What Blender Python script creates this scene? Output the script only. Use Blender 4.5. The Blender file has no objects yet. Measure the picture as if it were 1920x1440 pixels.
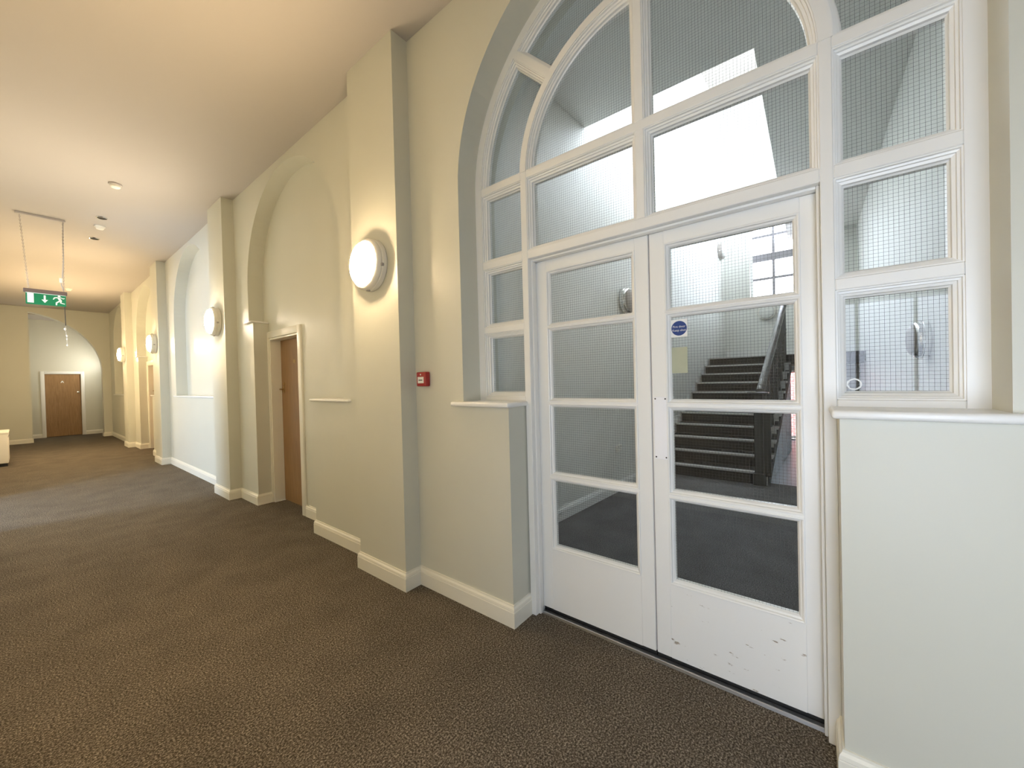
import bpy, bmesh, math, random
from mathutils import Vector, Matrix
from mathutils.geometry import tessellate_polygon

random.seed(7)
scene = bpy.context.scene
COL = scene.collection

# ------------------------------------------------------------------ camera
# X runs through the glazed wall, Y along the corridor, Z up; the camera stands near the window wall
F_PX = 718.14
cam_d = bpy.data.cameras.new('camera')
cam_d.sensor_width = 36.0
cam_d.lens = F_PX / 1920.0 * 36.0
cam_d.clip_start = 0.05
cam = bpy.data.objects.new('camera', cam_d)
COL.objects.link(cam)
RIGHT = Vector((0.61563785, -0.78761981, -0.02539827))
DOWN = Vector((-0.02430629, 0.01323567, -0.99961694))
FWD = Vector((0.78765427, 0.61601936, -0.01099574))
m = Matrix.Identity(4)
for i in range(3):
    m[i][0] = RIGHT[i]; m[i][1] = -DOWN[i]; m[i][2] = -FWD[i]
m[0][3], m[1][3], m[2][3] = 0.0, 0.0, 1.45
cam.matrix_world = m
scene.camera = cam

# ------------------------------------------------------------------ world, exposure
SKY = 20.0
world = bpy.data.worlds.new('overcast_sky')
scene.world = world
world.use_nodes = True
bg = world.node_tree.nodes['Background']
bg.inputs['Color'].default_value = (0.82, 0.90, 1.0, 1)
bg.inputs['Strength'].default_value = SKY
scene.view_settings.view_transform = 'Standard'
scene.view_settings.look = 'None'
scene.view_settings.gamma = 1.0
scene.view_settings.use_curve_mapping = False
scene.view_settings.exposure = 1.42
scene.cycles.use_denoising = True
scene.cycles.max_bounces = 10
scene.cycles.diffuse_bounces = 6
scene.cycles.glossy_bounces = 3
scene.cycles.caustics_reflective = False
scene.cycles.caustics_refractive = False
scene.cycles.use_adaptive_sampling = True
scene.cycles.adaptive_threshold = 0.05
scene.cycles.transparent_max_bounces = 16
scene.cycles.sample_clamp_indirect = 6.0
LAMP_E = 104.0
LAMP_C = (1.0, 0.74, 0.44, 1)


def portal(name, loc, direction, w, h):
    ld = bpy.data.lights.new(name, 'AREA')
    ld.shape = 'RECTANGLE'; ld.size = w; ld.size_y = h
    ld.cycles.is_portal = True
    o = bpy.data.objects.new(name, ld)
    COL.objects.link(o)
    o.location = loc
    o.rotation_euler = Vector(direction).to_track_quat('-Z', 'Y').to_euler()
    return o


# ------------------------------------------------------------------ materials
def nodes_of(name):
    mt = bpy.data.materials.new(name)
    mt.use_nodes = True
    nt = mt.node_tree
    return mt, nt, nt.nodes['Principled BSDF']


def mat(name, col, rough=0.5, var=0.0, vscale=6.0, bump=0.0, bscale=60.0, metal=0.0, spec=0.5):
    mt, nt, p = nodes_of(name)
    p.inputs['Roughness'].default_value = rough
    p.inputs['Metallic'].default_value = metal
    p.inputs['Specular IOR Level'].default_value = spec
    c = (*col, 1)
    geo = nt.nodes.new('ShaderNodeNewGeometry')
    if var > 0:
        n = nt.nodes.new('ShaderNodeTexNoise'); n.inputs['Scale'].default_value = vscale
        n.inputs['Detail'].default_value = 5
        nt.links.new(geo.outputs['Position'], n.inputs['Vector'])
        mx = nt.nodes.new('ShaderNodeMix'); mx.data_type = 'RGBA'
        mx.inputs['A'].default_value = tuple(min(1, v * (1 - var)) for v in col) + (1,)
        mx.inputs['B'].default_value = tuple(min(1, v * (1 + var)) for v in col) + (1,)
        nt.links.new(n.outputs['Fac'], mx.inputs['Factor'])
        nt.links.new(mx.outputs['Result'], p.inputs['Base Color'])
    else:
        p.inputs['Base Color'].default_value = c
    if bump > 0:
        n2 = nt.nodes.new('ShaderNodeTexNoise'); n2.inputs['Scale'].default_value = bscale
        n2.inputs['Detail'].default_value = 3
        nt.links.new(geo.outputs['Position'], n2.inputs['Vector'])
        b = nt.nodes.new('ShaderNodeBump'); b.inputs['Strength'].default_value = bump
        b.inputs['Distance'].default_value = 0.002
        nt.links.new(n2.outputs['Fac'], b.inputs['Height'])
        nt.links.new(b.outputs['Normal'], p.inputs['Normal'])
    return mt


def emit_mat(name, col, strength):
    mt = bpy.data.materials.new(name)
    mt.use_nodes = True
    nt = mt.node_tree
    p = nt.nodes['Principled BSDF']
    p.inputs['Base Color'].default_value = (0.9, 0.88, 0.82, 1)
    p.inputs['Emission Color'].default_value = col
    p.inputs['Emission Strength'].default_value = strength
    return mt


def carpet_mat(name, c1, c2, c3):
    mt, nt, p = nodes_of(name)
    geo = nt.nodes.new('ShaderNodeNewGeometry')
    n = nt.nodes.new('ShaderNodeTexNoise'); n.inputs['Scale'].default_value = 130
    n.inputs['Detail'].default_value = 3; n.inputs['Roughness'].default_value = 0.75
    nt.links.new(geo.outputs['Position'], n.inputs['Vector'])
    r = nt.nodes.new('ShaderNodeValToRGB')
    r.color_ramp.elements[0].position = 0.34; r.color_ramp.elements[0].color = (*c1, 1)
    r.color_ramp.elements[1].position = 0.70; r.color_ramp.elements[1].color = (*c3, 1)
    e = r.color_ramp.elements.new(0.5); e.color = (*c2, 1)
    nt.links.new(n.outputs['Fac'], r.inputs['Fac'])
    big = nt.nodes.new('ShaderNodeTexNoise'); big.inputs['Scale'].default_value = 3.5
    big.inputs['Detail'].default_value = 6
    nt.links.new(geo.outputs['Position'], big.inputs['Vector'])
    mr = nt.nodes.new('ShaderNodeMapRange')
    mr.inputs['From Min'].default_value = 0.3; mr.inputs['From Max'].default_value = 0.7
    mr.inputs['To Min'].default_value = 0.86; mr.inputs['To Max'].default_value = 1.14
    nt.links.new(big.outputs['Fac'], mr.inputs['Value'])
    mul = nt.nodes.new('ShaderNodeMix'); mul.data_type = 'RGBA'; mul.blend_type = 'MULTIPLY'
    mul.inputs['Factor'].default_value = 1.0
    nt.links.new(r.outputs['Color'], mul.inputs['A'])
    nt.links.new(mr.outputs['Result'], mul.inputs['B'])
    nt.links.new(mul.outputs['Result'], p.inputs['Base Color'])
    p.inputs['Roughness'].default_value = 0.95
    p.inputs['Specular IOR Level'].default_value = 0.15
    b = nt.nodes.new('ShaderNodeBump'); b.inputs['Strength'].default_value = 0.9
    b.inputs['Distance'].default_value = 0.006
    nt.links.new(n.outputs['Fac'], b.inputs['Height'])
    nt.links.new(b.outputs['Normal'], p.inputs['Normal'])
    return mt


def wood_mat(name):
    mt, nt, p = nodes_of(name)
    geo = nt.nodes.new('ShaderNodeNewGeometry')
    mp = nt.nodes.new('ShaderNodeMapping'); mp.inputs['Scale'].default_value = (14, 14, 1.1)
    nt.links.new(geo.outputs['Position'], mp.inputs['Vector'])
    n = nt.nodes.new('ShaderNodeTexNoise'); n.inputs['Scale'].default_value = 3
    n.inputs['Detail'].default_value = 6; n.inputs['Distortion'].default_value = 0.6
    nt.links.new(mp.outputs['Vector'], n.inputs['Vector'])
    r = nt.nodes.new('ShaderNodeValToRGB')
    r.color_ramp.elements[0].position = 0.3; r.color_ramp.elements[0].color = (0.235, 0.128, 0.048, 1)
    r.color_ramp.elements[1].position = 0.75; r.color_ramp.elements[1].color = (0.34, 0.198, 0.082, 1)
    nt.links.new(n.outputs['Fac'], r.inputs['Fac'])
    nt.links.new(r.outputs['Color'], p.inputs['Base Color'])
    p.inputs['Roughness'].default_value = 0.38
    return mt


def scuffed_paint(name):
    # white gloss paint with kick scuffs on the lower panel
    mt, nt, p = nodes_of(name)
    geo = nt.nodes.new('ShaderNodeNewGeometry')
    mp = nt.nodes.new('ShaderNodeMapping'); mp.inputs['Scale'].default_value = (1, 9, 34)
    mp.inputs['Rotation'].default_value = (0.35, 0, 0)
    nt.links.new(geo.outputs['Position'], mp.inputs['Vector'])
    n = nt.nodes.new('ShaderNodeTexNoise'); n.inputs['Scale'].default_value = 1.0
    n.inputs['Detail'].default_value = 7; n.inputs['Roughness'].default_value = 0.7
    nt.links.new(mp.outputs['Vector'], n.inputs['Vector'])
    r = nt.nodes.new('ShaderNodeValToRGB')
    r.color_ramp.elements[0].position = 0.335; r.color_ramp.elements[0].color = (0.33, 0.28, 0.22, 1)
    r.color_ramp.elements[1].position = 0.365; r.color_ramp.elements[1].color = (0.83, 0.835, 0.82, 1)
    nt.links.new(n.outputs['Fac'], r.inputs['Fac'])
    nt.links.new(r.outputs['Color'], p.inputs['Base Color'])
    p.inputs['Roughness'].default_value = 0.32
    return mt


def glass_mat(name, wired, tint=(0.96, 0.975, 0.97)):
    mt = bpy.data.materials.new(name)
    mt.use_nodes = True
    nt = mt.node_tree
    nt.nodes.clear()
    out = nt.nodes.new('ShaderNodeOutputMaterial')
    tr = nt.nodes.new('ShaderNodeBsdfTransparent'); tr.inputs['Color'].default_value = (*tint, 1)
    gl = nt.nodes.new('ShaderNodeBsdfGlossy'); gl.inputs['Roughness'].default_value = 0.015
    gl.inputs['Color'].default_value = (1, 1, 1, 1)
    fr = nt.nodes.new('ShaderNodeFresnel')
    gb = nt.nodes.new('ShaderNodeNewGeometry')
    ior = nt.nodes.new('ShaderNodeMapRange')       # thin pane: the same reflectance from either side
    ior.inputs['To Min'].default_value = 1.52; ior.inputs['To Max'].default_value = 1 / 1.52
    nt.links.new(gb.outputs['Backfacing'], ior.inputs['Value'])
    nt.links.new(ior.outputs['Result'], fr.inputs['IOR'])
    sc = nt.nodes.new('ShaderNodeMath'); sc.operation = 'MULTIPLY'; sc.inputs[1].default_value = 1.0
    sc.use_clamp = True
    nt.links.new(fr.outputs['Fac'], sc.inputs[0])
    mx = nt.nodes.new('ShaderNodeMixShader')
    nt.links.new(sc.outputs[0], mx.inputs['Fac'])
    nt.links.new(tr.outputs[0], mx.inputs[1]); nt.links.new(gl.outputs[0], mx.inputs[2])
    last = mx.outputs[0]
    if wired:
        geo = nt.nodes.new('ShaderNodeNewGeometry')
        sp = nt.nodes.new('ShaderNodeSeparateXYZ')
        nt.links.new(geo.outputs['Position'], sp.inputs[0])
        fl = []
        for ax in ('Y', 'Z'):
            a = nt.nodes.new('ShaderNodeMath'); a.operation = 'ADD'; a.inputs[1].default_value = 50.0
            nt.links.new(sp.outputs[ax], a.inputs[0])
            d = nt.nodes.new('ShaderNodeMath'); d.operation = 'MODULO'; d.inputs[1].default_value = 0.0137
            nt.links.new(a.outputs[0], d.inputs[0])
            l = nt.nodes.new('ShaderNodeMath'); l.operation = 'LESS_THAN'; l.inputs[1].default_value = 0.0008
            nt.links.new(d.outputs[0], l.inputs[0])
            fl.append(l)
        mxm = nt.nodes.new('ShaderNodeMath'); mxm.operation = 'MAXIMUM'
        nt.links.new(fl[0].outputs[0], mxm.inputs[0]); nt.links.new(fl[1].outputs[0], mxm.inputs[1])
        wire = nt.nodes.new('ShaderNodeBsdfPrincipled')
        wire.inputs['Base Color'].default_value = (0.08, 0.08, 0.08, 1)
        wire.inputs['Metallic'].default_value = 0.0
        wire.inputs['Roughness'].default_value = 0.5
        m2 = nt.nodes.new('ShaderNodeMixShader')
        nt.links.new(mxm.outputs[0], m2.inputs['Fac'])
        nt.links.new(last, m2.inputs[1]); nt.links.new(wire.outputs[0], m2.inputs[2])
        last = m2.outputs[0]
    nt.links.new(last, out.inputs['Surface'])
    return mt


def brick_mat(name):
    mt, nt, p = nodes_of(name)
    geo = nt.nodes.new('ShaderNodeNewGeometry')
    mp = nt.nodes.new('ShaderNodeMapping'); mp.inputs['Rotation'].default_value = (0, math.pi / 2, math.pi / 2)
    nt.links.new(geo.outputs['Position'], mp.inputs['Vector'])
    b = nt.nodes.new('ShaderNodeTexBrick')
    b.inputs['Scale'].default_value = 4.4
    b.inputs['Color1'].default_value = (0.40, 0.12, 0.11, 1)
    b.inputs['Color2'].default_value = (0.33, 0.095, 0.09, 1)
    b.inputs['Mortar'].default_value = (0.5, 0.42, 0.36, 1)
    nt.links.new(mp.outputs['Vector'], b.inputs['Vector'])
    nt.links.new(b.outputs['Color'], p.inputs['Base Color'])
    p.inputs['Roughness'].default_value = 0.9
    return mt


M = dict(
    wall=mat('sage_wall_paint', (0.62, 0.618, 0.54), 0.42, 0.025, 2.5, 0.10, 45),
    ceil=mat('ceiling_paint', (0.47, 0.437, 0.405), 0.7, 0.02, 1.5, 0.08, 30),
    white=mat('white_gloss_paint', (0.83, 0.835, 0.82), 0.30, 0.012, 5, 0.10, 22),
    scuff=scuffed_paint('scuffed_white_paint'),
    skirt=mat('cream_skirting_paint', (0.80, 0.78, 0.69), 0.34, 0.02, 5, 0.05, 40),
    carpet=carpet_mat('speckled_carpet', (0.022, 0.017, 0.012), (0.108, 0.088, 0.066), (0.46, 0.40, 0.32)),
    hallcarpet=carpet_mat('grey_hall_carpet', (0.075, 0.076, 0.08), (0.14, 0.142, 0.15), (0.28, 0.285, 0.30)),
    stair=carpet_mat('dark_stair_carpet', (0.012, 0.012, 0.013), (0.022, 0.022, 0.023), (0.05, 0.05, 0.052)),
    nosing=mat('grey_nosing_strip', (0.52, 0.52, 0.51), 0.5, 0.05, 30),
    wood=wood_mat('oak_veneer'),
    wired=glass_mat('wired_glass', True),
    glass=glass_mat('clear_glass', False),
    neardim=glass_mat('dimmed_near_glass', False, (0.17, 0.174, 0.184)),  # grey tint added to dim the daylight and its reflection in the panes
    halldim=glass_mat('dimmed_hall_glass', False, (0.29, 0.29, 0.29)),  # grey tint added to cut the daylight entering the stair hall
    landingglass=glass_mat('dimmed_landing_glass', False, (0.27, 0.27, 0.28)),  # grey tint added to weaken the sky through the landing window
    bayglass=glass_mat('dimmed_bay_glass', False, (0.54, 0.60, 0.70)),  # blue-grey tint added to dim and cool the bay daylight
    alu=mat('aluminium_strip', (0.62, 0.62, 0.63), 0.32, 0.05, 20, 0, 60, 1.0),
    plate=mat('white_push_plate', (0.90, 0.91, 0.95), 0.22, 0.01, 5),
    screw=mat('screw_head', (0.05, 0.05, 0.05), 0.4, 0.02, 5, metal=0.8),
    chrome=mat('chrome', (0.75, 0.75, 0.74), 0.12, 0.01, 5, metal=1.0),
    brass=mat('worn_brass', (0.45, 0.30, 0.12), 0.3, 0.05, 20, metal=1.0),
    plastic=mat('white_plastic', (0.82, 0.80, 0.74), 0.35, 0.01, 5),
    greyplastic=mat('grey_plastic', (0.42, 0.39, 0.37), 0.45, 0.02, 9),
    brownplastic=mat('brown_grey_plastic', (0.14, 0.10, 0.09), 0.45, 0.02, 9),
    backlitbar=mat('backlit_bar_grey', (0.30, 0.29, 0.32), 0.5, 0.02, 9),  # grey paints the backlit tone into the landing window bars
    darkgap=mat('dark_recess', (0.02, 0.02, 0.02), 0.6, 0.02, 5),
    red=mat('red_plastic', (0.36, 0.022, 0.02), 0.35, 0.02, 8),
    label=mat('white_label', (0.82, 0.82, 0.80), 0.5, 0.01, 5),
    ink=mat('dark_ink', (0.05, 0.05, 0.05), 0.6, 0.01, 5),
    signgreen=mat('sign_green', (0.0, 0.20, 0.085), 0.35, 0.02, 8),
    signwhite=mat('sign_white', (0.80, 0.90, 0.85), 0.35, 0.01, 8),
    signblue=mat('sign_blue', (0.012, 0.05, 0.22), 0.4, 0.02, 8),
    paleadhesive=mat('pale_green_sticker', (0.42, 0.44, 0.32), 0.7, 0.05, 40),
    iron=mat('black_iron_paint', (0.022, 0.026, 0.026), 0.6, 0.05, 12),
    rail=mat('dark_polished_rail', (0.05, 0.05, 0.05), 0.18, 0.05, 12),
    unlit=mat('unlit_diffuser', (0.72, 0.73, 0.70), 0.3, 0.01, 5),
    spandrel=mat('pale_blue_panel_paint', (0.55, 0.60, 0.66), 0.5, 0.02, 4),
    vinyl=mat('pale_blue_vinyl', (0.55, 0.62, 0.72), 0.35, 0.02, 4),
    hallwall=mat('hall_wall_paint', (0.77, 0.775, 0.74), 0.5, 0.02, 2.5, 0.08, 45),
    brick=brick_mat('red_brick'),
    lamp=emit_mat('warm_lamp_diffuser', LAMP_C, LAMP_E),
    lampfar=emit_mat('small_lamp_diffuser', (1.0, 0.95, 0.84, 1), LAMP_E * 0.4),
    lampcool=emit_mat('white_lamp_diffuser', (1.0, 0.84, 0.64, 1), LAMP_E),
    tarmac=mat('paving', (0.35, 0.35, 0.34), 0.9, 0.1, 8),
)


# ------------------------------------------------------------------ mesh helpers
def new():
    return bmesh.new()


def box(bm, x0, x1, y0, y1, z0, z1, bev=0.0, seg=2):
    vs = [bm.verts.new((x, y, z)) for x in (x0, x1) for y in (y0, y1) for z in (z0, z1)]
    f = [(0, 1, 3, 2), (4, 6, 7, 5), (0, 4, 5, 1), (2, 3, 7, 6), (0, 2, 6, 4), (1, 5, 7, 3)]
    fs = [bm.faces.new([vs[i] for i in q]) for q in f]
    bmesh.ops.recalc_face_normals(bm, faces=fs)
    if bev > 0:
        es = list({e for fc in fs for e in fc.edges})
        bmesh.ops.bevel(bm, geom=es, offset=bev, segments=seg, affect='EDGES', profile=0.5)
    return bm


def prism(bm, loops, fn, d0, d1):
    """loops: outer 2D loop then holes; fn(u, v, d) -> 3D point; solid between d0 and d1."""
    tris = tessellate_polygon([[Vector((u, v, 0)) for u, v in lp] for lp in loops])
    flat = [p for lp in loops for p in lp]
    a = [bm.verts.new(fn(u, v, d0)) for u, v in flat]
    b = [bm.verts.new(fn(u, v, d1)) for u, v in flat]
    fs = []
    for t in tris:
        for vv in (a, b):
            try:
                fs.append(bm.faces.new([vv[i] for i in t]))
            except ValueError:
                pass
    k = 0
    for lp in loops:
        n = len(lp)
        for i in range(n):
            j = (i + 1) % n
            fs.append(bm.faces.new([a[k + i], a[k + j], b[k + j], b[k + i]]))
        k += n
    bmesh.ops.recalc_face_normals(bm, faces=fs)
    return bm


def YZ(u, v, d):
    return (d, u, v)


def XZ(u, v, d):
    return (u, d, v)


def XY(u, v, d):
    return (u, v, d)


def inset(loop, dist):
    """mitred inward offset of a counter-clockwise loop"""
    n = len(loop)
    out = []
    for i in range(n):
        p0 = Vector(loop[i - 1]); p = Vector(loop[i]); p1 = Vector(loop[(i + 1) % n])
        a = (p - p0).normalized(); b = (p1 - p).normalized()
        na = Vector((-a.y, a.x)); nb = Vector((-b.y, b.x))
        s = na + nb
        if s.length < 1e-6:
            s = na.copy()
        s.normalize()
        c = max(0.35, s.dot(na))
        q = p + s * (dist / c)
        out.append((q.x, q.y))
    return out


def rect(u0, u1, v0, v1):
    return [(u0, v0), (u1, v0), (u1, v1), (u0, v1)]


def arc(cu, cv, r, a0, a1, n):
    return [(cu + r * math.cos(math.radians(a0 + (a1 - a0) * i / n)),
             cv + r * math.sin(math.radians(a0 + (a1 - a0) * i / n))) for i in range(n + 1)]


def lathe(bm, prof, centre, axis, n=40, up=None):
    """prof: list of (radius, distance along axis)"""
    axis = Vector(axis).normalized()
    ref = Vector((0, 0, 1)) if abs(axis.z) < 0.9 else Vector((1, 0, 0))
    e1 = axis.cross(ref).normalized(); e2 = axis.cross(e1).normalized()
    c = Vector(centre)
    rings = []
    for r, h in prof:
        if r < 1e-6:
            rings.append([bm.verts.new(c + axis * h)])
        else:
            rings.append([bm.verts.new(c + axis * h + (e1 * math.cos(2 * math.pi * k / n) + e2 * math.sin(2 * math.pi * k / n)) * r) for k in range(n)])
    fs = []
    for A, B in zip(rings, rings[1:]):
        for k in range(n):
            j = (k + 1) % n
            if len(A) == 1 and len(B) == 1:
                continue
            if len(A) == 1:
                fs.append(bm.faces.new([A[0], B[k], B[j]]))
            elif len(B) == 1:
                fs.append(bm.faces.new([A[k], A[j], B[0]]))
            else:
                fs.append(bm.faces.new([A[k], A[j], B[j], B[k]]))
    bmesh.ops.recalc_face_normals(bm, faces=fs)
    return bm


def tube(bm, pts, r, n=8):
    pts = [Vector(p) for p in pts]
    rings = []
    for i, p in enumerate(pts):
        t = (pts[min(i + 1, len(pts) - 1)] - pts[max(i - 1, 0)]).normalized()
        ref = Vector((0, 0, 1)) if abs(t.z) < 0.9 else Vector((1, 0, 0))
        e1 = t.cross(ref).normalized(); e2 = t.cross(e1).normalized()
        rr = r[i] if isinstance(r, (list, tuple)) else r
        rings.append([bm.verts.new(p + (e1 * math.cos(2 * math.pi * k / n) + e2 * math.sin(2 * math.pi * k / n)) * rr) for k in range(n)])
    fs = []
    for A, B in zip(rings, rings[1:]):
        for k in range(n):
            j = (k + 1) % n
            fs.append(bm.faces.new([A[k], A[j], B[j], B[k]]))
    fs.append(bm.faces.new(rings[0])); fs.append(bm.faces.new(rings[-1]))
    bmesh.ops.recalc_face_normals(bm, faces=fs)
    return bm


def sweep(bm, prof, path, side):
    """sweep a closed (offset, z) profile along a plan polyline; side=+1 offsets to the left of travel"""
    n = len(path)
    secs = []
    for i in range(n):
        p = Vector(path[i])
        ns = []
        if i > 0:
            d = (p - Vector(path[i - 1])).normalized(); ns.append(Vector((-d.y, d.x)) * side)
        if i < n - 1:
            d = (Vector(path[i + 1]) - p).normalized(); ns.append(Vector((-d.y, d.x)) * side)
        s = sum(ns, Vector((0, 0)))
        s.normalize()
        c = max(0.3, s.dot(ns[0]))
        secs.append([bm.verts.new((p.x + s.x * o / c, p.y + s.y * o / c, z)) for o, z in prof])
    fs = []
    k = len(prof)
    for A, B in zip(secs, secs[1:]):
        for i in range(k):
            j = (i + 1) % k
            fs.append(bm.faces.new([A[i], A[j], B[j], B[i]]))
    fs.append(bm.faces.new(secs[0])); fs.append(bm.faces.new(secs[-1]))
    bmesh.ops.recalc_face_normals(bm, faces=fs)
    return bm


def obj(name, bm, material, parent=None, smooth=False):
    """link one mesh built in world coordinates; its origin sits at its base"""
    me = bpy.data.meshes.new(name)
    if parent is None:
        xs = [v.co.x for v in bm.verts]; ys = [v.co.y for v in bm.verts]; zs = [v.co.z for v in bm.verts]
        org = Vector(((min(xs) + max(xs)) / 2, (min(ys) + max(ys)) / 2, min(zs)))
        off = org
    else:
        org = Vector((0, 0, 0))
        off = world_loc(parent)
    bmesh.ops.translate(bm, verts=bm.verts, vec=-off)
    bm.to_mesh(me); bm.free()
    me.materials.append(M[material] if isinstance(material, str) else material)
    if smooth:
        me.shade_smooth()
        me.set_sharp_from_angle(angle=math.radians(38))
    o = bpy.data.objects.new(name, me)
    COL.objects.link(o)
    o.location = org
    if parent is not None:
        o.parent = parent
    return o


def world_loc(o):
    v = Vector((0, 0, 0))
    while o is not None:
        v += o.location
        o = o.parent
    return v


def tag(o, label, cat, group=None):
    o['label'] = label; o['category'] = cat
    if group:
        o['group'] = group
    return o


def struct(o, label=None):
    o['kind'] = 'structure'
    if label:
        o['label'] = label
    return o


def empty(name, loc, parent=None):
    o = bpy.data.objects.new(name, None)
    o.empty_display_size = 0.1
    COL.objects.link(o)
    o.location = Vector(loc) - (world_loc(parent) if parent else Vector((0, 0, 0)))
    o.parent = parent
    return o


def copy_tree(root, delta):
    c = root.copy(); COL.objects.link(c)
    c.location = root.location + Vector(delta)
    def rec(a, b):
        for ch in a.children:
            d = ch.copy(); COL.objects.link(d); d.parent = b
            d.matrix_parent_inverse = ch.matrix_parent_inverse.copy()
            rec(ch, d)
    rec(root, c)
    return c


# ------------------------------------------------------------------ dimensions
WX = 1.745            # corridor face of the arched wall
NX = 1.91             # back of the niches
BX = 2.10             # far face of the arched wall
PX = 1.615            # pilaster face
LX = -0.42            # window wall
CZ = 3.875            # ceiling
SILL = 1.31
SPR = 2.69            # springing line
R = 1.108
B0, B1, B2, B3, B4 = 0.655, 4.362, 8.10, 11.85, 15.6
PIL = [(-1.22, -0.64 - 0.0), (2.242, 2.822), (5.897, 6.477), (9.745, 10.325), (13.44, 14.02)]
PIL[0] = (-1.25, -0.67)
YN, YF = -3.0, 17.5
NARC = 48

# ------------------------------------------------------------------ floor and ceiling
bm = new(); box(bm, LX - 0.2, 2.06, YN - 0.2, 19.2, -0.1, 0.0)
struct(obj('floor', bm, 'carpet'), 'dark speckled brown carpet along the corridor')
bm = new(); box(bm, LX - 0.2, BX, YN - 0.2, 17.8, CZ, CZ + 0.15)
struct(obj('ceiling', bm, 'ceil'), 'plain cream corridor ceiling')


# ------------------------------------------------------------------ the arched wall on the right
def arch_pts(c, r=R, n=NARC):
    return arc(c, SPR, r, 0, 180, n)          # from high Y over the top to low Y


def door_niche(c):
    # right stub to 3.84 (low), left pier with a high cap
    s = c - B1
    lo = [(3.842 + s, 0.0), (3.842 + s, SILL), (c - R, SILL)]
    ar = list(reversed(arch_pts(c)))
    hi = [(c + R, 2.235), (5.332 + s, 2.235), (5.332 + s, 0.0)]
    return lo + ar + hi


glazed = [(-0.075, 0.0), (-0.075, SILL), (B0 - R, SILL)] + list(reversed(arch_pts(B0))) + [(B0 + R, SILL), (1.395, SILL), (1.395, 0.0)]
outline = [(YN, 0.0)] + glazed + door_niche(B1) + door_niche(B3) + [(YF, 0.0), (YF, CZ), (YN, CZ)]
blind = lambda c: [(c - R, SILL)] + [(c + R, SILL)] + arch_pts(c)
bm = new(); prism(bm, [outline, blind(B2), blind(B4)], YZ, WX, NX)
wall_r = struct(obj('wall_right', bm, 'wall'), 'pale sage green wall with arched niches along the corridor')


def door_hole(c):
    s = c - B1
    return [(4.49 + s, 0.0), (4.49 + s, 2.04), (5.30 + s, 2.04), (5.30 + s, 0.0)]


back_outline = [(YN, 0.0)] + glazed + door_hole(B1) + door_hole(B3) + [(YF, 0.0), (YF, CZ), (YN, CZ)]
bm = new(); prism(bm, [back_outline], YZ, NX, BX)
obj('niche_back', bm, 'wall', wall_r)
for y0, y1 in PIL:
    bm = new(); box(bm, PX, WX, y0, y1, 0, CZ)
    obj('pilaster', bm, 'wall', wall_r)

# baseboards
BT, BH = 0.019, 0.128
BASE = [(0, 0), (BT, 0), (BT, BH * 0.70), (BT * 0.78, BH * 0.725), (BT * 0.95, BH * 0.76), (BT * 0.8, BH * 0.86), (BT * 0.42, BH * 0.93), (BT * 0.35, BH), (0, BH)]
runs = [
    [(1.905, -0.075), (WX, -0.075), (WX, PIL[0][1]), (PX, PIL[0][1]), (PX, PIL[0][0]), (WX, PIL[0][0]), (WX, YN)],
    [(1.91, 1.395), (WX, 1.395), (WX, PIL[1][0]), (PX, PIL[1][0]), (PX, PIL[1][1]), (WX, PIL[1][1]), (WX, 3.842), (NX, 3.842), (NX, 4.41)],
    [(NX, 5.332), (WX, 5.332), (WX, PIL[2][0]), (PX, PIL[2][0]), (PX, PIL[2][1]), (WX, PIL[2][1]), (WX, PIL[3][0]), (PX, PIL[3][0]), (PX, PIL[3][1]),
     (WX, PIL[3][1]), (WX, 3.842 + B3 - B1), (NX, 3.842 + B3 - B1), (NX, 4.41 + B3 - B1)],
    [(NX, 5.332 + B3 - B1), (WX, 5.332 + B3 - B1), (WX, PIL[4][0]), (PX, PIL[4][0]), (PX, PIL[4][1]), (WX, PIL[4][1]), (WX, YF), (1.56, YF), (1.56, 17.8)],
]
for i, rn in enumerate(runs):
    bm = new(); sweep(bm, BASE, rn, -1 if i == 0 else 1)
    struct(obj('baseboard_right' if i == 0 else 'baseboard_right', bm, 'skirt'), 'cream moulded skirting board at the foot of the arched wall')

# sill boards and pier caps
TRIM = [0]


def sill(x0, x1, y0, y1, z0, z1, label):
    TRIM[0] += 1
    bm = new(); box(bm, x0, x1, y0, y1, z0, z1, 0.011, 3)
    return struct(obj('trim_%d' % TRIM[0], bm, 'white', smooth=True), label)


sill(1.708, 1.915, 1.372, 1.852, 1.288, 1.318, 'white rounded sill left of the glazed doors')
sill(1.708, 1.915, -0.62, -0.052, 1.288, 1.318, 'white rounded sill right of the glazed doors')
for c in (B1, B3):
    s = c - B1
    sill(1.712, 1.915, 3.13 + s, 3.855 + s, 1.292, 1.316, 'white sill on the low stub beside a wooden door')
    sill(1.712, 1.915, 5.305 + s, 5.555 + s, 2.222, 2.245, 'white cap on the high pier beside a wooden door')
for c in (B2, B4):
    sill(1.712, 1.915, c - 1.2, c + 1.2, 1.292, 1.316, 'white sill across the blind arched niche')


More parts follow.
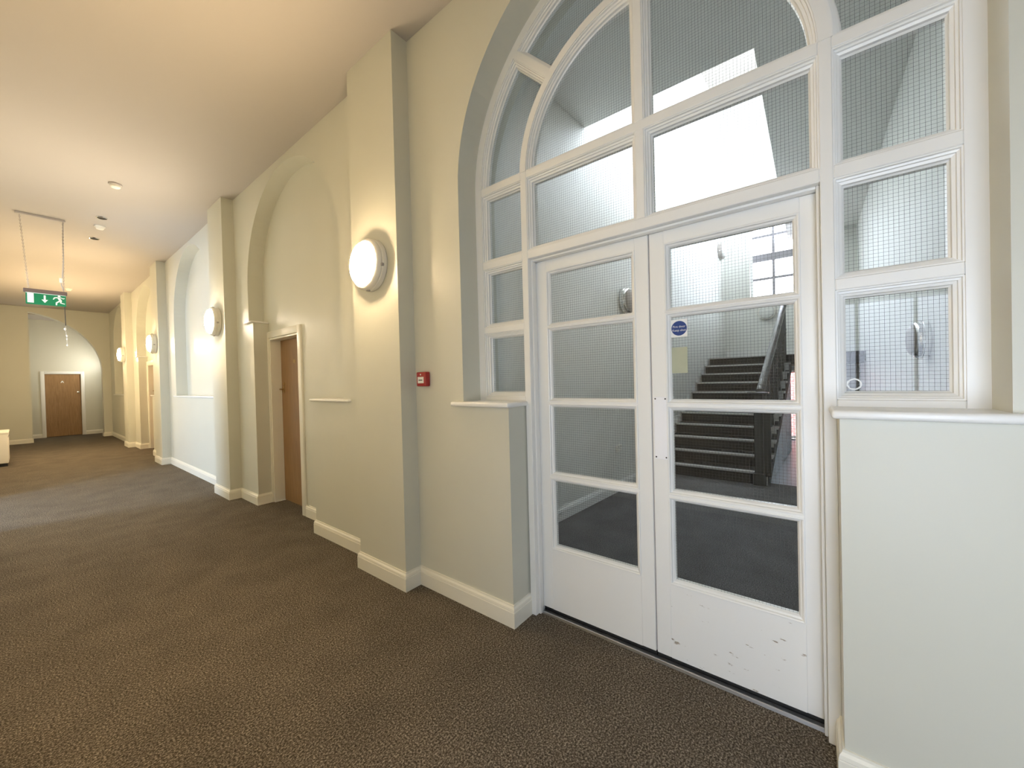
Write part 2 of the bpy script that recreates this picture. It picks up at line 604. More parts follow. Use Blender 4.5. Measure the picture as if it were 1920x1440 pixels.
# ------------------------------------------------------------------ flush wooden doors in niches
def flush_door(n, c):
    s = c - B1
    root = empty('door_%d' % n, (1.99, 4.895 + s, 0))
    struct(root, 'flush oak door with white frame in an arched niche')
    for y0, y1, z0, z1 in ((4.41, 4.492, 0, 2.12), (5.298, 5.331, 0, 2.12), (4.492, 5.298, 2.038, 2.12)):
        bm = new()
        box(bm, 1.888, NX + 0.002, y0 + s, y1 + s, z0, z1, 0.006)
        obj('architrave', bm, 'skirt', root, True)
    for y0, y1, z0, z1 in ((4.49, 4.512, 0, 2.04), (5.278, 5.30, 0, 2.04), (4.512, 5.278, 2.018, 2.04)):
        bm = new(); box(bm, 1.905, 2.09, y0 + s, y1 + s, z0, z1)
        obj('jamb', bm, 'skirt', root)
    bm = new(); box(bm, 2.022, 2.066, 4.515 + s, 5.275 + s, 0.008, 2.015, 0.002, 1)
    leaf = obj('leaf', bm, 'wood', root)
    bm = new(); lathe(bm, [(0, -0.012), (0.016, -0.012), (0.02, -0.004), (0.02, 0)], (2.022, 5.205 + s, 1.47), (1, 0, 0), 20)
    obj('lock_cylinder', bm, 'brass', leaf, True)
    bm = new()
    tube(bm, [(2.022, 5.215 + s, 1.405), (1.975, 5.215 + s, 1.405), (1.967, 5.19 + s, 1.405), (1.967, 5.12 + s, 1.402)], 0.009, 10)
    box(bm, 2.016, 2.022, 5.195 + s, 5.235 + s, 1.36, 1.445, 0.002, 1)
    obj('lever_handle', bm, 'brass', leaf, True)
    bm = new(); box(bm, 2.018, 2.022, 4.86 + s, 4.92 + s, 1.72, 1.76, 0.001, 1)
    obj('number_plate', bm, 'brass', leaf)
    return root


for c in (B1, B3):
    bm = new(); box(bm, BX, BX + 0.06, 4.3 + c - B1, 5.5 + c - B1, 0, 2.3); obj('door_leak_blocker', bm, 'wall', wall_r)  # added slab, unseen, blocks sky light leaking round the wooden door
flush_door(3, B1)
flush_door(4, B3)

# ------------------------------------------------------------------ glazed arched screen (window_1)
FX, FB = 1.905, 1.985       # frame face and back
GX = 1.953                  # fixed glass
scr = struct(empty('window_1', (1.95, B0, 0)), 'white painted arched screen of wired glass panes around the double doors')
MI, MO = 0.690, 0.731       # mullion inner / outer half distance
RI = 1.056                  # inner radius of the outer frame


def bar(name, y0, y1, z0, z1, x0=FX, x1=FB, bev=0.003):
    bm = new(); box(bm, x0, x1, B0 + y0, B0 + y1, z0, z1, bev, 1)
    return obj(name, bm, 'white', scr)


bm = new()
ring = [(B0 + R, SILL)] + arc(B0, SPR, R, 0, 180, 64) + [(B0 - R, SILL), (B0 - RI, SILL)] + list(reversed(arc(B0, SPR, RI, 0, 180, 64))) + [(B0 + RI, SILL)]
prism(bm, [ring], YZ, FX, FB)
obj('outer_frame', bm, 'white', scr)
for sgn in (-1, 1):
    a, b = sorted((sgn * MI, sgn * MO))
    bar('mullion', a, b, 0, 2.712, FX, 2.03)
    c_, d_ = sorted((sgn * MO, sgn * RI))
    bar('rail', c_, d_, SILL + 0.002, 1.344)
    bar('rail', c_, d_, 1.757, 1.800)
    bar('rail', c_, d_, 2.180, 2.228)
    bar('springing_rail', c_, d_, 2.668, 2.712)
    bar('glazing_bar', *sorted((0, sgn * 0.0)), 0, 0) if False else None
bar('head_rail', -MI, MI, 2.180, 2.232, FX, 2.03)
bar('springing_rail', -MI, MI, 2.668, 2.712)
bar('glazing_bar', -0.022, 0.022, 2.232, 2.668)
bar('glazing_bar', -0.022, 0.022, 2.712, SPR + 0.693)
bm = new()
prism(bm, [[(B0 + MO, 2.712)] + [p for p in arc(B0, SPR, 0.735, 1.8, 178.2, 56)] + [(B0 - MO, 2.712), (B0 - MI, 2.712)] + list(reversed(arc(B0, SPR, 0.692, 1.9, 178.1, 56))) + [(B0 + MI, 2.712)]], YZ, FX, FB)
obj('inner_arch_bar', bm, 'white', scr)
for ang in (45, 90, 135):
    bm = new()
    ca, sa = math.cos(math.radians(ang)), math.sin(math.radians(ang))
    pts = []
    for rr, w in ((0.733, -0.021), (1.058, -0.021), (1.058, 0.021), (0.733, 0.021)):
        pts.append((B0 + rr * ca - w * sa, SPR + rr * sa + w * ca))
    prism(bm, [pts], YZ, FX, FB)
    obj('radial_bar', bm, 'white', scr)

STEPS = [(0.0, 0.006), (0.005, 0.006), (0.006, 0.016), (0.013, 0.018), (0.014, 0.026), (0.023, 0.030), (0.024, 0.042), (0.030, 0.048)]


def ccw(loop):
    a = sum(loop[i - 1][0] * loop[i][1] - loop[i][0] * loop[i - 1][1] for i in range(len(loop)))
    return loop if a > 0 else list(reversed(loop))


def bead_and_pane(loop, parent, face_x, glass_x, steps=STEPS, glass='wired', paint='white'):
    loop = ccw(loop)
    bm = new()
    rings = []
    for off, dep in steps:
        rings.append([bm.verts.new((face_x + dep, u, v)) for u, v in (inset(loop, off) if off > 0 else loop)])
    fs = []
    n = len(loop)
    for A, Bq in zip(rings, rings[1:]):
        for i in range(n):
            j = (i + 1) % n
            fs.append(bm.faces.new([A[i], A[j], Bq[j], Bq[i]]))
    # return to the frame behind the glass
    back = [bm.verts.new((face_x + steps[-1][1] + 0.02, u, v)) for u, v in inset(loop, steps[-1][0])]
    out = [bm.verts.new((face_x + steps[-1][1] + 0.02, u, v)) for u, v in loop]
    for A, Bq in ((rings[-1], back), (back, out), (out, rings[0])):
        for i in range(n):
            j = (i + 1) % n
            fs.append(bm.faces.new([A[i], A[j], Bq[j], Bq[i]]))
    bmesh.ops.recalc_face_normals(bm, faces=fs)
    obj('bead', bm, paint, parent)
    bm = new()
    lp = inset(loop, steps[-1][0] - 0.004)
    tris = tessellate_polygon([[Vector((u, v, 0)) for u, v in lp]])
    vs = [bm.verts.new((glass_x, u, v)) for u, v in lp]
    for t in tris:
        bm.faces.new([vs[i] for i in t])
    return obj('pane', bm, glass, parent)


panes = []
for sgn in (-1, 1):
    a, b = sorted((sgn * MO, sgn * RI))
    for z0, z1 in ((1.344, 1.757), (1.800, 2.180), (2.228, 2.668)):
        panes.append(rect(B0 + a, B0 + b, z0, z1))
    a, b = sorted((sgn * 0.022, sgn * MI))
    panes.append(rect(B0 + a, B0 + b, 2.232, 2.668))
    # fan light
    n = 24
    t0 = math.degrees(math.asin((2.712 - SPR) / 0.692)); t1 = math.degrees(math.acos(0.022 / 0.692))
    fan = [(sgn * 0.022, 2.712 - SPR)] + [(sgn * x, y) for x, y in arc(0, 0, 0.692, t0, t1, n)]
    panes.append([(B0 + x, SPR + y) for x, y in fan])
    # outer ring, two lights each side
    for lo, hi in ((0, 45), (45, 90)):
        def edge(rr, end):
            off = math.degrees(math.asin(0.021 / rr))
            if end == 0:
                return math.degrees(math.asin((2.712 - SPR) / rr))
            return None
        def ang_at(rr, a_, d_):
            o_ = math.degrees(math.asin(0.021 / rr))
            return a_ + d_ * o_
        i0 = edge(0.735, 0) if lo == 0 else ang_at(0.735, lo, 1)
        o0 = edge(RI, 0) if lo == 0 else ang_at(RI, lo, 1)
        i1 = ang_at(0.735, hi, -1); o1 = ang_at(RI, hi, -1)
        lp = arc(0, 0, RI, o0, o1, 18) + list(reversed(arc(0, 0, 0.735, i0, i1, 18)))
        panes.append([(B0 + sgn * x, SPR + y) for x, y in lp])
for lp in panes:
    bead_and_pane(lp, scr, FX, GX)

bm = new(); lathe(bm, [(0.017, 0.0), (0.017, 0.001), (0.022, 0.001), (0.022, 0.0)], (GX - 0.0002, -0.128, 1.400), (-1, 0, 0), 32)
rs = obj('ring_sticker', bm, 'unlit', scr)
rs['label'] = 'faint round sticker ring'

# door stops round the double doors
for y0, y1, z0, z1 in ((-MI, -MI + 0.012, 0, 2.18), (MI - 0.012, MI, 0, 2.18), (-MI + 0.012, MI - 0.012, 2.168, 2.18)):
    bm = new(); box(bm, 1.935, 1.975, B0 + y0, B0 + y1, z0, z1, 0.004, 2)
    obj('door_stop', bm, 'white', scr, True)

# ------------------------------------------------------------------ double glazed doors
DX0, DX1 = 1.983, 2.027
DSTEPS = [(0.0, -0.004), (0.004, -0.005), (0.009, -0.002), (0.011, 0.006), (0.018, 0.010), (0.024, 0.020)]


def leaf(n, y0, y1, g0, g1, paint, label):
    root = struct(empty('door_%d' % n, (2.005, (y0 + y1) / 2, 0.02)), label)
    zs = [(0.425, 0.823), (0.878, 1.278), (1.331, 1.742), (1.788, 2.087)]
    e = 0.022
    o0, o1 = g0 - e, g1 + e      # openings before the bead
    for a, b in ((y0, o0), (o1, y1)):
        bm = new(); box(bm, DX0, DX1, a, b, 0.030, 2.172, 0.002, 1)
        obj('stile', bm, 'white', root)
    levels = [0.030] + [v for z0, z1 in zs for v in (z0 - e, z1 + e)] + [2.172]
    for i in range(0, len(levels), 2):
        bm = new(); box(bm, DX0, DX1, o0, o1, levels[i], levels[i + 1])
        obj('bottom_rail' if i == 0 else 'rail', bm, paint if i == 0 else 'white', root)
    for z0, z1 in zs:
        bead_and_pane(rect(o0, o1, z0 - e, z1 + e), root, DX0, DX0 + 0.021, DSTEPS)
    return root


def dark_strips(root, y0, y1):
    bm = new(); box(bm, DX0 + 0.012, DX1 - 0.004, y0, y1, 0.003, 0.031); obj('under_door_shade', bm, 'darkgap', root)  # dark strip paints the shade in the gap under the leaf


door_l = leaf(1, 0.650, 1.342, 0.742, 1.247, 'white', 'left leaf of the white glazed double doors')
door_r = leaf(2, -0.029, 0.643, 0.053, 0.550, 'scuff', 'right leaf of the white glazed double doors with scuffed foot')
dark_strips(door_l, 0.650, 1.342); dark_strips(door_r, -0.029, 0.643)
bm = new(); box(bm, DX0 + 0.014, DX1 - 0.002, 0.642, 0.651, 0.03, 2.17); obj('leaf_gap_blocker', bm, 'greyplastic', door_l)  # grey strip added to stop light through the gap between leaves
bm = new(); box(bm, DX0 - 0.004, DX0, 0.571, 0.634, 1.03, 1.345, 0.001, 1)
pp = obj('push_plate', bm, 'plate', door_r)
pp['label'] = 'white metal push plate'
for y in (0.578, 0.627):
    for z in (1.04, 1.335):
        bm = new(); lathe(bm, [(0, -0.0015), (0.0035, -0.0012), (0.004, 0)], (DX0 - 0.004, y, z), (1, 0, 0), 12)
        obj('screw', bm, 'screw', pp)
# round blue notice on the second pane
bm = new(); box(bm, DX0 + 0.0185, DX0 + 0.0200, 0.473, 0.551, 1.640, 1.726)
st = obj('fire_door_notice', bm, 'label', door_r)
st['label'] = 'round blue fire door notice'
bm = new(); lathe(bm, [(0, -0.0008), (0.036, -0.0008), (0.036, 0)], (DX0 + 0.0185, 0.511, 1.683), (1, 0, 0), 48)
obj('disc', bm, 'signblue', st)


def text(name, body, size, loc, parent, material, rot, align='CENTER'):
    cu = bpy.data.curves.new(name, 'FONT')
    cu.body = body; cu.size = size; cu.align_x = align; cu.align_y = 'CENTER'; cu.extrude = 0.0001
    cu.materials.append(M[material])
    o = bpy.data.objects.new(name, cu)
    COL.objects.link(o)
    o.parent = parent
    o.location = Vector(loc) - world_loc(parent)
    o.rotation_euler = rot
    return o


FACE = (math.pi / 2, 0, -math.pi / 2)      # readable from the corridor
text('lettering', 'Fire door', 0.0155, (DX0 + 0.0172, 0.511, 1.691), st, 'label', FACE)
text('lettering', 'Keep shut', 0.0155, (DX0 + 0.0172, 0.511, 1.673), st, 'label', FACE)
bm = new(); box(bm, DX0 + 0.0190, DX0 + 0.0200, 0.475, 0.548, 1.462, 1.590)
s2 = obj('sticker', bm, 'paleadhesive', door_r)
s2['label'] = 'pale green rectangular sticker'

TRIM[0] += 1
bm = new()
prism(bm, [[(1.950, 0.0), (1.953, 0.012), (1.958, 0.014), (1.984, 0.011), (1.988, 0.0)]], lambda u, v, d: (u, d, v), -0.035, 1.345)
struct(obj('trim_%d' % TRIM[0], bm, 'alu'), 'aluminium threshold strip under the glazed doors')

# ------------------------------------------------------------------ far end of the corridor
acx, acz, ar_ = -0.13, 2.07, 1.69
a_hi = math.degrees(math.acos((0.15 - acx) / ar_))
end_arc = arc(acx, acz, ar_, 0, a_hi, 30)
end_out = [(LX - 0.2, 0), (0.15, 0)] + list(reversed(end_arc)) + [(1.56, 0), (BX, 0), (BX, CZ), (LX - 0.2, CZ)]
bm = new(); prism(bm, [end_out], XZ, YF, 17.8)
wall_e = struct(obj('wall_end', bm, 'wall'), 'cream wall with a wide arched opening at the corridor end')
bm = new(); prism(bm, [[(-0.4, 0), (0.42, 0), (0.42, 2.02), (1.215, 2.02), (1.215, 0), (1.95, 0), (1.95, 3.75), (-0.4, 3.75)]], XZ, 19.0, 19.2)
struct(obj('wall_far', bm, 'wall'), 'sage green wall behind the end arch')
bm = new(); box(bm, 0.2, 1.5, 19.2, 19.26, 0, 2.3); obj('door_leak_blocker', bm, 'wall', wall_e)  # added slab, unseen, keeps sky light out of the end door's gaps
bm = new(); box(bm, 1.75, 1.95, 17.8, 19.0, 0, 3.75)
struct(obj('wall_far_right', bm, 'wall'))
bm = new(); box(bm, -0.42, -0.2, 17.8, 19.0, 0, 3.75)
struct(obj('wall_far_left', bm, 'wall'))
bm = new(); box(bm, -0.42, 1.95, 17.8, 19.2, 3.70, 3.9)
struct(obj('ceiling_far', bm, 'ceil'))
for path in ([(LX, YF), (0.15, YF), (0.15, 17.8)],):
    bm = new(); sweep(bm, BASE, path, -1)
    struct(obj('baseboard_end', bm, 'skirt'))
for path in ([(-0.2, 19.0), (0.355, 19.0)], [(1.28, 19.0), (1.75, 19.0), (1.75, 17.8)]):
    bm = new(); sweep(bm, BASE, path, -1)
    struct(obj('baseboard_far', bm, 'skirt'))
root = struct(empty('door_5', (0.82, 19.02, 0)), 'flush oak door with white architrave at the corridor end')
for x0, x1, z0, z1 in ((0.355, 0.435, 0, 2.085), (1.2, 1.28, 0, 2.085), (0.435, 1.2, 2.0, 2.085)):
    bm = new(); box(bm, x0, x1, 18.975, 19.001, z0, z1, 0.006)
    obj('architrave', bm, 'white', root, True)
for x0, x1, z0, z1 in ((0.42, 0.44, 0, 2.02), (1.195, 1.215, 0, 2.02), (0.44, 1.195, 2.0, 2.02)):
    bm = new(); box(bm, x0, x1, 18.99, 19.12, z0, z1)
    obj('jamb', bm, 'white', root)
bm = new(); box(bm, 0.443, 1.192, 19.03, 19.075, 0.01, 1.998, 0.002, 1)
lf = obj('leaf', bm, 'wood', root)
bm = new(); box(bm, 1.105, 1.165, 19.018, 19.03, 1.38, 1.44, 0.004, 2)
obj('latch', bm, 'chrome', lf, True)
bm = new(); prism(bm, [[(0.765, 1.72), (0.785, 1.72), (0.803, 1.755), (0.82, 1.72), (0.84, 1.72), (0.812, 1.785), (0.793, 1.785)]], XZ, 19.024, 19.03)
obj('number_plate', bm, 'label', lf)


# ------------------------------------------------------------------ wall lamps
def bulkhead(centre, axis, r, label, group, lit='lamp', ring='plastic', cat='wall lamp'):
    c = Vector(centre); ax = Vector(axis).normalized()
    root = empty('wall_lamp', c)
    bm = new()
    lathe(bm, [(0, 0), (r * 0.96, 0), (r, 0.006), (r, 0.036), (r * 0.965, 0.040), (r * 0.965, 0.046), (r * 0.99, 0.050), (r * 0.985, 0.064), (r * 0.93, 0.076), (r * 0.87, 0.082), (r * 0.83, 0.080)], c, ax, 56)
    obj('body', bm, ring, root, True)
    bm = new()
    lathe(bm, [(r * 0.835, 0.070), (r * 0.83, 0.086), (r * 0.78, 0.102), (r * 0.62, 0.114), (r * 0.35, 0.121), (0, 0.123)], c, ax, 56)
    obj('diffuser', bm, lit, root, True)
    for ang in (-90, -10, 90, 190):
        a = math.radians(ang)
        side = ax.cross(Vector((0, 0, 1))).normalized()
        pos = c + ax * 0.045 + (side * math.cos(a) + Vector((0, 0, 1)) * math.sin(a)) * (r * 0.975)
        bm = new(); box(bm, pos.x - 0.012, pos.x + 0.012, pos.y - 0.012, pos.y + 0.012, pos.z - 0.010, pos.z + 0.010, 0.002, 1)
        obj('clip', bm, 'greyplastic' if ring == 'plastic' else 'chrome', root)
    tag(root, label, cat, group)
    return root


G_L = 'lit round wall lamps along the corridor'
bulkhead((PX, 2.535, 2.312), (-1, 0, 0), 0.186, 'lit round wall lamp nearest the glazed doors, beside the red call point', G_L)
bulkhead((PX, 6.187, 2.315), (-1, 0, 0), 0.186, 'lit round wall lamp on the pilaster left of the near wooden door', G_L, 'lampcool')
bulkhead((PX, 10.035, 2.325), (-1, 0, 0), 0.186, 'lit round wall lamp on the third pilaster, left of the blind arch', G_L)
bulkhead((PX, 13.73, 2.335), (-1, 0, 0), 0.186, 'lit warm wall lamp on the farthest pilaster before the end arch', G_L)
bulkhead((1.75, 18.25, 2.33), (-1, 0, 0), 0.15, 'small lit lamp inside the far arch right of the end door', G_L, 'lampfar')

bulkhead((LX, 12.45, 2.2), (1, 0, 0), 0.186, 'unseen round wall lamp added above the heater to light the far corridor', G_L)  # added lamp, unseen, brightens the far end of the corridor

# ------------------------------------------------------------------ fire alarm call point
root = empty('fire_alarm_call_point', (WX, 2.133, 1.418))
bm = new(); box(bm, WX - 0.042, WX, 2.083, 2.183, 1.420, 1.520, 0.008, 3); obj('case', bm, 'red', root, True)
bm = new(); box(bm, WX - 0.044, WX - 0.041, 2.103, 2.166, 1.442, 1.486, 0.001, 1); lb = obj('label_plate', bm, 'label', root)
bm = new(); box(bm, WX - 0.0445, WX - 0.0438, 2.115, 2.155, 1.460, 1.467); obj('lettering', bm, 'ink', lb)
bm = new(); lathe(bm, [(0, 0.003), (0.005, 0.002), (0.006, 0)], (WX - 0.042, 2.135, 1.502), (-1, 0, 0), 16); obj('indicator', bm, 'label', root, True)
tag(root, 'small red fire alarm call point on the wall beside the glazed doors', 'call point')


# ------------------------------------------------------------------ ceiling fittings
def detector(x, y, label, kind):
    root = empty('smoke_detector' if kind != 'spot' else 'recessed_spotlight', (x, y, CZ))
    if kind != 'spot':
        bm = new(); lathe(bm, [(0, 0), (0.058, 0), (0.060, 0.010), (0.055, 0.018), (0.030, 0.019)], (x, y, CZ), (0, 0, -1), 32)
        obj('base', bm, 'greyplastic' if kind == 'grey' else 'plastic', root, True)
        bm = new(); lathe(bm, [(0.044, 0.017), (0.044, 0.036), (0.036, 0.046), (0.014, 0.050), (0, 0.050)], (x, y, CZ), (0, 0, -1), 32)
        obj('head', bm, 'plastic', root, True)
    else:
        bm = new(); lathe(bm, [(0.048, 0.0), (0.058, 0.0), (0.060, 0.004), (0.054, 0.009), (0.047, 0.008)], (x, y, CZ), (0, 0, -1), 32)
        obj('bezel', bm, 'chrome', root, True)
        bm = new(); lathe(bm, [(0.048, 0.0015), (0, 0.0015)], (x, y, CZ), (0, 0, -1), 32)
        obj('lens', bm, 'darkgap', root, True)  # near-black disc paints the shade inside the recessed hole
    tag(root, label, 'smoke detector' if kind != 'spot' else 'spotlight', 'fittings along the middle of the ceiling')


detector(0.735, 6.43, 'grey ringed smoke detector on the ceiling, nearest of the ceiling fittings', 'grey')
detector(0.745, 7.83, 'dark recessed spotlight with bright rim just nearer than a white detector', 'spot')
detector(0.765, 8.26, 'white smoke detector on the ceiling between two dark recessed spotlights', 'white')
detector(0.765, 8.98, 'small dark recessed spotlight beyond the white detector, beside the exit sign', 'spot')
detector(0.735, 13.85, 'tiny far smoke detector on the warm lit ceiling above the exit sign', 'white')

# ------------------------------------------------------------------ hanging exit sign
SY = 8.35
root = empty('exit_sign', (0.225, SY, 2.62))
bm = new(); box(bm, -0.005, 0.437, SY - 0.03, SY + 0.03, CZ - 0.028, CZ, 0.004, 1); obj('ceiling_bar', bm, 'greyplastic', root)
bm = new(); box(bm, 0.040, 0.428, SY - 0.03, SY + 0.03, 2.805, 2.855, 0.004, 1); obj('housing', bm, 'brownplastic', root)
bm = new(); box(bm, 0.058, 0.415, SY - 0.004, SY + 0.004, 2.648, 2.808); pn = obj('panel', bm, 'signgreen', root)
fy = SY - 0.005


def flat(name, polys, material, parent):
    bm = new()
    for p in polys:
        prism(bm, [p], XZ, fy, SY - 0.004)
    return obj(name, bm, material, parent)


# mirror order: image left is low x
flat('doorway_symbol', [rect(0.072, 0.128, 2.668, 2.798)], 'signwhite', pn)
flat('arrow_symbol', [[(0.214, 2.782), (0.232, 2.782), (0.232, 2.722), (0.252, 2.722), (0.223, 2.678), (0.194, 2.722), (0.214, 2.722)]], 'signwhite', pn)
flat('running_figure', [
    arc(0.352, 2.786, 0.013, 0, 360, 14)[:-1],
    [(0.330, 2.775), (0.358, 2.768), (0.378, 2.728), (0.360, 2.716), (0.344, 2.742)],
    [(0.334, 2.776), (0.306, 2.768), (0.294, 2.738), (0.303, 2.734), (0.315, 2.756), (0.338, 2.762)],
    [(0.362, 2.766), (0.392, 2.752), (0.404, 2.762), (0.400, 2.770), (0.390, 2.763), (0.360, 2.778)],
    [(0.360, 2.728), (0.378, 2.724), (0.372, 2.700), (0.404, 2.690), (0.402, 2.680), (0.358, 2.692)],
    [(0.350, 2.728), (0.364, 2.716), (0.334, 2.690), (0.332, 2.660), (0.318, 2.660), (0.320, 2.698)]], 'signwhite', pn)
flat('painted_glow_edge', [rect(0.060, 0.413, 2.799, 2.806)], 'signwhite', pn)  # plain white strip paints the glow along the panel's top edge
# chains
def chain(name, a, b, parent, material='greyplastic', n=None):
    a, b = Vector(a), Vector(b)
    L = (b - a).length
    n = n or int(L / 0.022)
    bm = new()
    for i in range(n):
        c = a.lerp(b, (i + 0.5) / n)
        rx, rz = (0.0075, 0.0155)
        pts = []
        for k in range(9):
            t = 2 * math.pi * k / 8
            if i % 2:
                pts.append(c + Vector((rx * math.cos(t), 0, rz * math.sin(t))))
            else:
                pts.append(c + Vector((0, rx * math.cos(t), rz * math.sin(t))))
        tube(bm, pts, 0.0022, 5)
    return obj(name, bm, material, parent)


chain('chain', (0.032, SY, CZ - 0.028), (0.088, SY, 2.855), root)
chain('chain', (0.412, SY, CZ - 0.028), (0.398, SY, 2.855), root)
bm = new()
tube(bm, [(0.416, SY, CZ - 0.02), (0.408, SY + 0.008, 3.6), (0.406, SY - 0.008, 3.3), (0.388, SY, 3.05), (0.374, SY, 3.02), (0.378, SY, 2.96), (0.392, SY, 2.89), (0.40, SY, 2.855)], 0.006, 6)
obj('cable', bm, 'greyplastic', root)
bm = new(); box(bm, 0.362, 0.390, SY - 0.014, SY + 0.014, 2.985, 3.05, 0.004, 1); obj('connector', bm, 'plastic', root)
tag(root, 'green illuminated exit sign hanging on chains from the ceiling', 'exit sign')
root = empty('pull_cord', (0.400, SY - 0.02, 2.04))
bm = new(); tube(bm, [(0.400, SY - 0.012, 2.65), (0.402, SY - 0.012, 2.5), (0.404, SY - 0.012, 2.38)], 0.004, 6); obj('cord', bm, 'iron', root)
for x, z, rr in ((0.396, 2.33, 0.014), (0.410, 2.235, 0.012), (0.410, 2.19, 0.009), (0.411, 2.10, 0.011)):
    bm = new(); lathe(bm, [(0, -rr * 1.6), (rr * 0.7, -rr * 0.5), (rr, 0.2 * rr), (rr * 0.5, rr), (0, rr * 1.3)], (x, SY - 0.012, z), (0, 0, 1), 8); obj('bead', bm, 'label', root)
bm = new(); tube(bm, [(0.404, SY - 0.012, 2.39), (0.399, SY - 0.012, 2.33), (0.410, SY - 0.012, 2.2), (0.411, SY - 0.012, 2.09)], 0.0015, 5); obj('string', bm, 'label', root)
tag(root, 'thin dark cord with white beads dangling below the exit sign', 'cord')

# ------------------------------------------------------------------ heater by the window wall
root = empty('storage_heater', (-0.30, 12.9, 0))
bm = new(); box(bm, LX + 0.005, -0.195, 12.46, 13.35, 0.06, 0.66, 0.02, 3); obj('case', bm, 'plastic', root, True)
bm = new(); box(bm, LX + 0.02, -0.185, 12.45, 13.36, 0.635, 0.675, 0.012, 3); obj('top', bm, 'plastic', root, True)
for y in (12.5, 13.26):
    bm = new(); box(bm, LX + 0.03, -0.21, y, y + 0.05, 0.0, 0.065); obj('foot', bm, 'darkgap', root)
for k in range(6):
    bm = new(); box(bm, -0.1965, -0.193, 12.56 + k * 0.12, 12.64 + k * 0.12, 0.56, 0.575); obj('vent', bm, 'darkgap', root)
tag(root, 'white storage heater on the carpet at the left edge', 'heater')

# ------------------------------------------------------------------ window wall of the corridor (out of view)
# window behind the camera and a deep window bay opposite the blind arch
W0 = (-1.10, 0.09, 0.25, 2.10)
SB = (6.75, 8.78)           # side bay
SBD = -3.4
bay_arch = [(SB[1], 0)] + arc((SB[0] + SB[1]) / 2, 2.1, (SB[1] - SB[0]) / 2, 0, 180, 32) + [(SB[0], 0)]
lo = [(YN, 0), (SB[0], 0)] + list(reversed(bay_arch))[1:-1] + [(SB[1], 0), (YF, 0), (YF, CZ), (YN, CZ)]
bm = new(); prism(bm, [lo, rect(*W0)], YZ, LX - 0.35, LX)
struct(obj('wall_left', bm, 'wall'), 'window wall of the corridor')


def bar_window(name, x, y0, y1, z0, z1, ny, nz, label, thick=0.05, w=0.05, bw=0.022, glass='glass', paint='white'):
    root = struct(empty(name, (x, (y0 + y1) / 2, z0)), label)
    for a in ((y0, y0 + w, z0, z1), (y1 - w, y1, z0, z1), (y0 + w, y1 - w, z0, z0 + w), (y0 + w, y1 - w, z1 - w, z1)):
        bm = new(); box(bm, x - thick / 2, x + thick / 2, *a); obj('frame', bm, 'white', root)
    iy0, iy1, iz0, iz1 = y0 + w, y1 - w, z0 + w, z1 - w
    for i in range(1, ny):
        c = iy0 + (iy1 - iy0) * i / ny
        bm = new(); box(bm, x - 0.016, x + 0.016, c - bw / 2, c + bw / 2, iz0, iz1); obj('glazing_bar', bm, paint, root)
    for k in range(1, nz):
        c = iz0 + (iz1 - iz0) * k / nz
        hw = bw / 2 if k * 2 != nz else bw * 1.6
        bm = new(); box(bm, x - 0.018, x + 0.018, iy0, iy1, c - hw, c + hw); obj('glazing_bar', bm, paint, root)
    for i in range(ny):
        for k in range(nz):
            a = iy0 + (iy1 - iy0) * i / ny; b = iy0 + (iy1 - iy0) * (i + 1) / ny
            c = iz0 + (iz1 - iz0) * k / nz; d = iz0 + (iz1 - iz0) * (k + 1) / nz
            bm = new()
            vs = [bm.verts.new((x, u, v)) for u, v in rect(a, b, c, d)]
            bm.faces.new(vs)
            obj('pane', bm, glass, root)
    return root


bar_window('window_2', LX - 0.25, *W0, 3, 2, 'white sash window behind the viewer', glass='neardim')
portal('portal_near', (LX - 0.36, (W0[0] + W0[1]) / 2, (W0[2] + W0[3]) / 2), (1, 0, 0), W0[1] - W0[0], W0[3] - W0[2])
# side bay
bm = new(); box(bm, SBD - 0.2, LX - 0.2, SB[0] - 0.2, SB[1] + 0.2, -0.1, -0.0005)
struct(obj('floor_bay', bm, 'carpet'))
for nm, a, b in (('wall_bay_near', SB[0] - 0.2, SB[0]), ('wall_bay_far', SB[1], SB[1] + 0.2)):
    bm = new(); box(bm, SBD, LX - 0.35, a, b, 0, 3.4); struct(obj(nm, bm, 'wall'))
bm = new(); box(bm, SBD - 0.2, LX - 0.35, SB[0] - 0.2, SB[1] + 0.2, 3.15, 3.4); struct(obj('ceiling_bay', bm, 'ceil'))
bw_ = (SB[0] + 0.10, SB[0] + 1.25, 0.35, 2.95)
bm = new(); prism(bm, [rect(SB[0] - 0.2, SB[1] + 0.2, 0, 3.4), rect(*bw_)], YZ, SBD - 0.2, SBD)
struct(obj('wall_bay_end', bm, 'wall'))
bar_window('window_3', SBD - 0.1, *bw_, 2, 5, 'tall window at the end of the side bay', glass='bayglass')
portal('portal_bay', (SBD - 0.21, (bw_[0] + bw_[1]) / 2, (bw_[2] + bw_[3]) / 2), (1, 0, 0), bw_[1] - bw_[0], bw_[3] - bw_[2])
bm = new(); box(bm, LX - 0.35, BX, YN - 0.2, YN, 0, CZ); struct(obj('wall_near_end', bm, 'wall'))

# ------------------------------------------------------------------ stair hall behind the glazed screen
HW_R = -0.74          # right wall
HZ = 4.30             # lower ceiling
TOP = 7.6             # upper storey ceiling
BKX = 10.2            # back wall


def left_y(x):        # the left wall runs slightly askew
    return 2.266 - 0.0664 * x


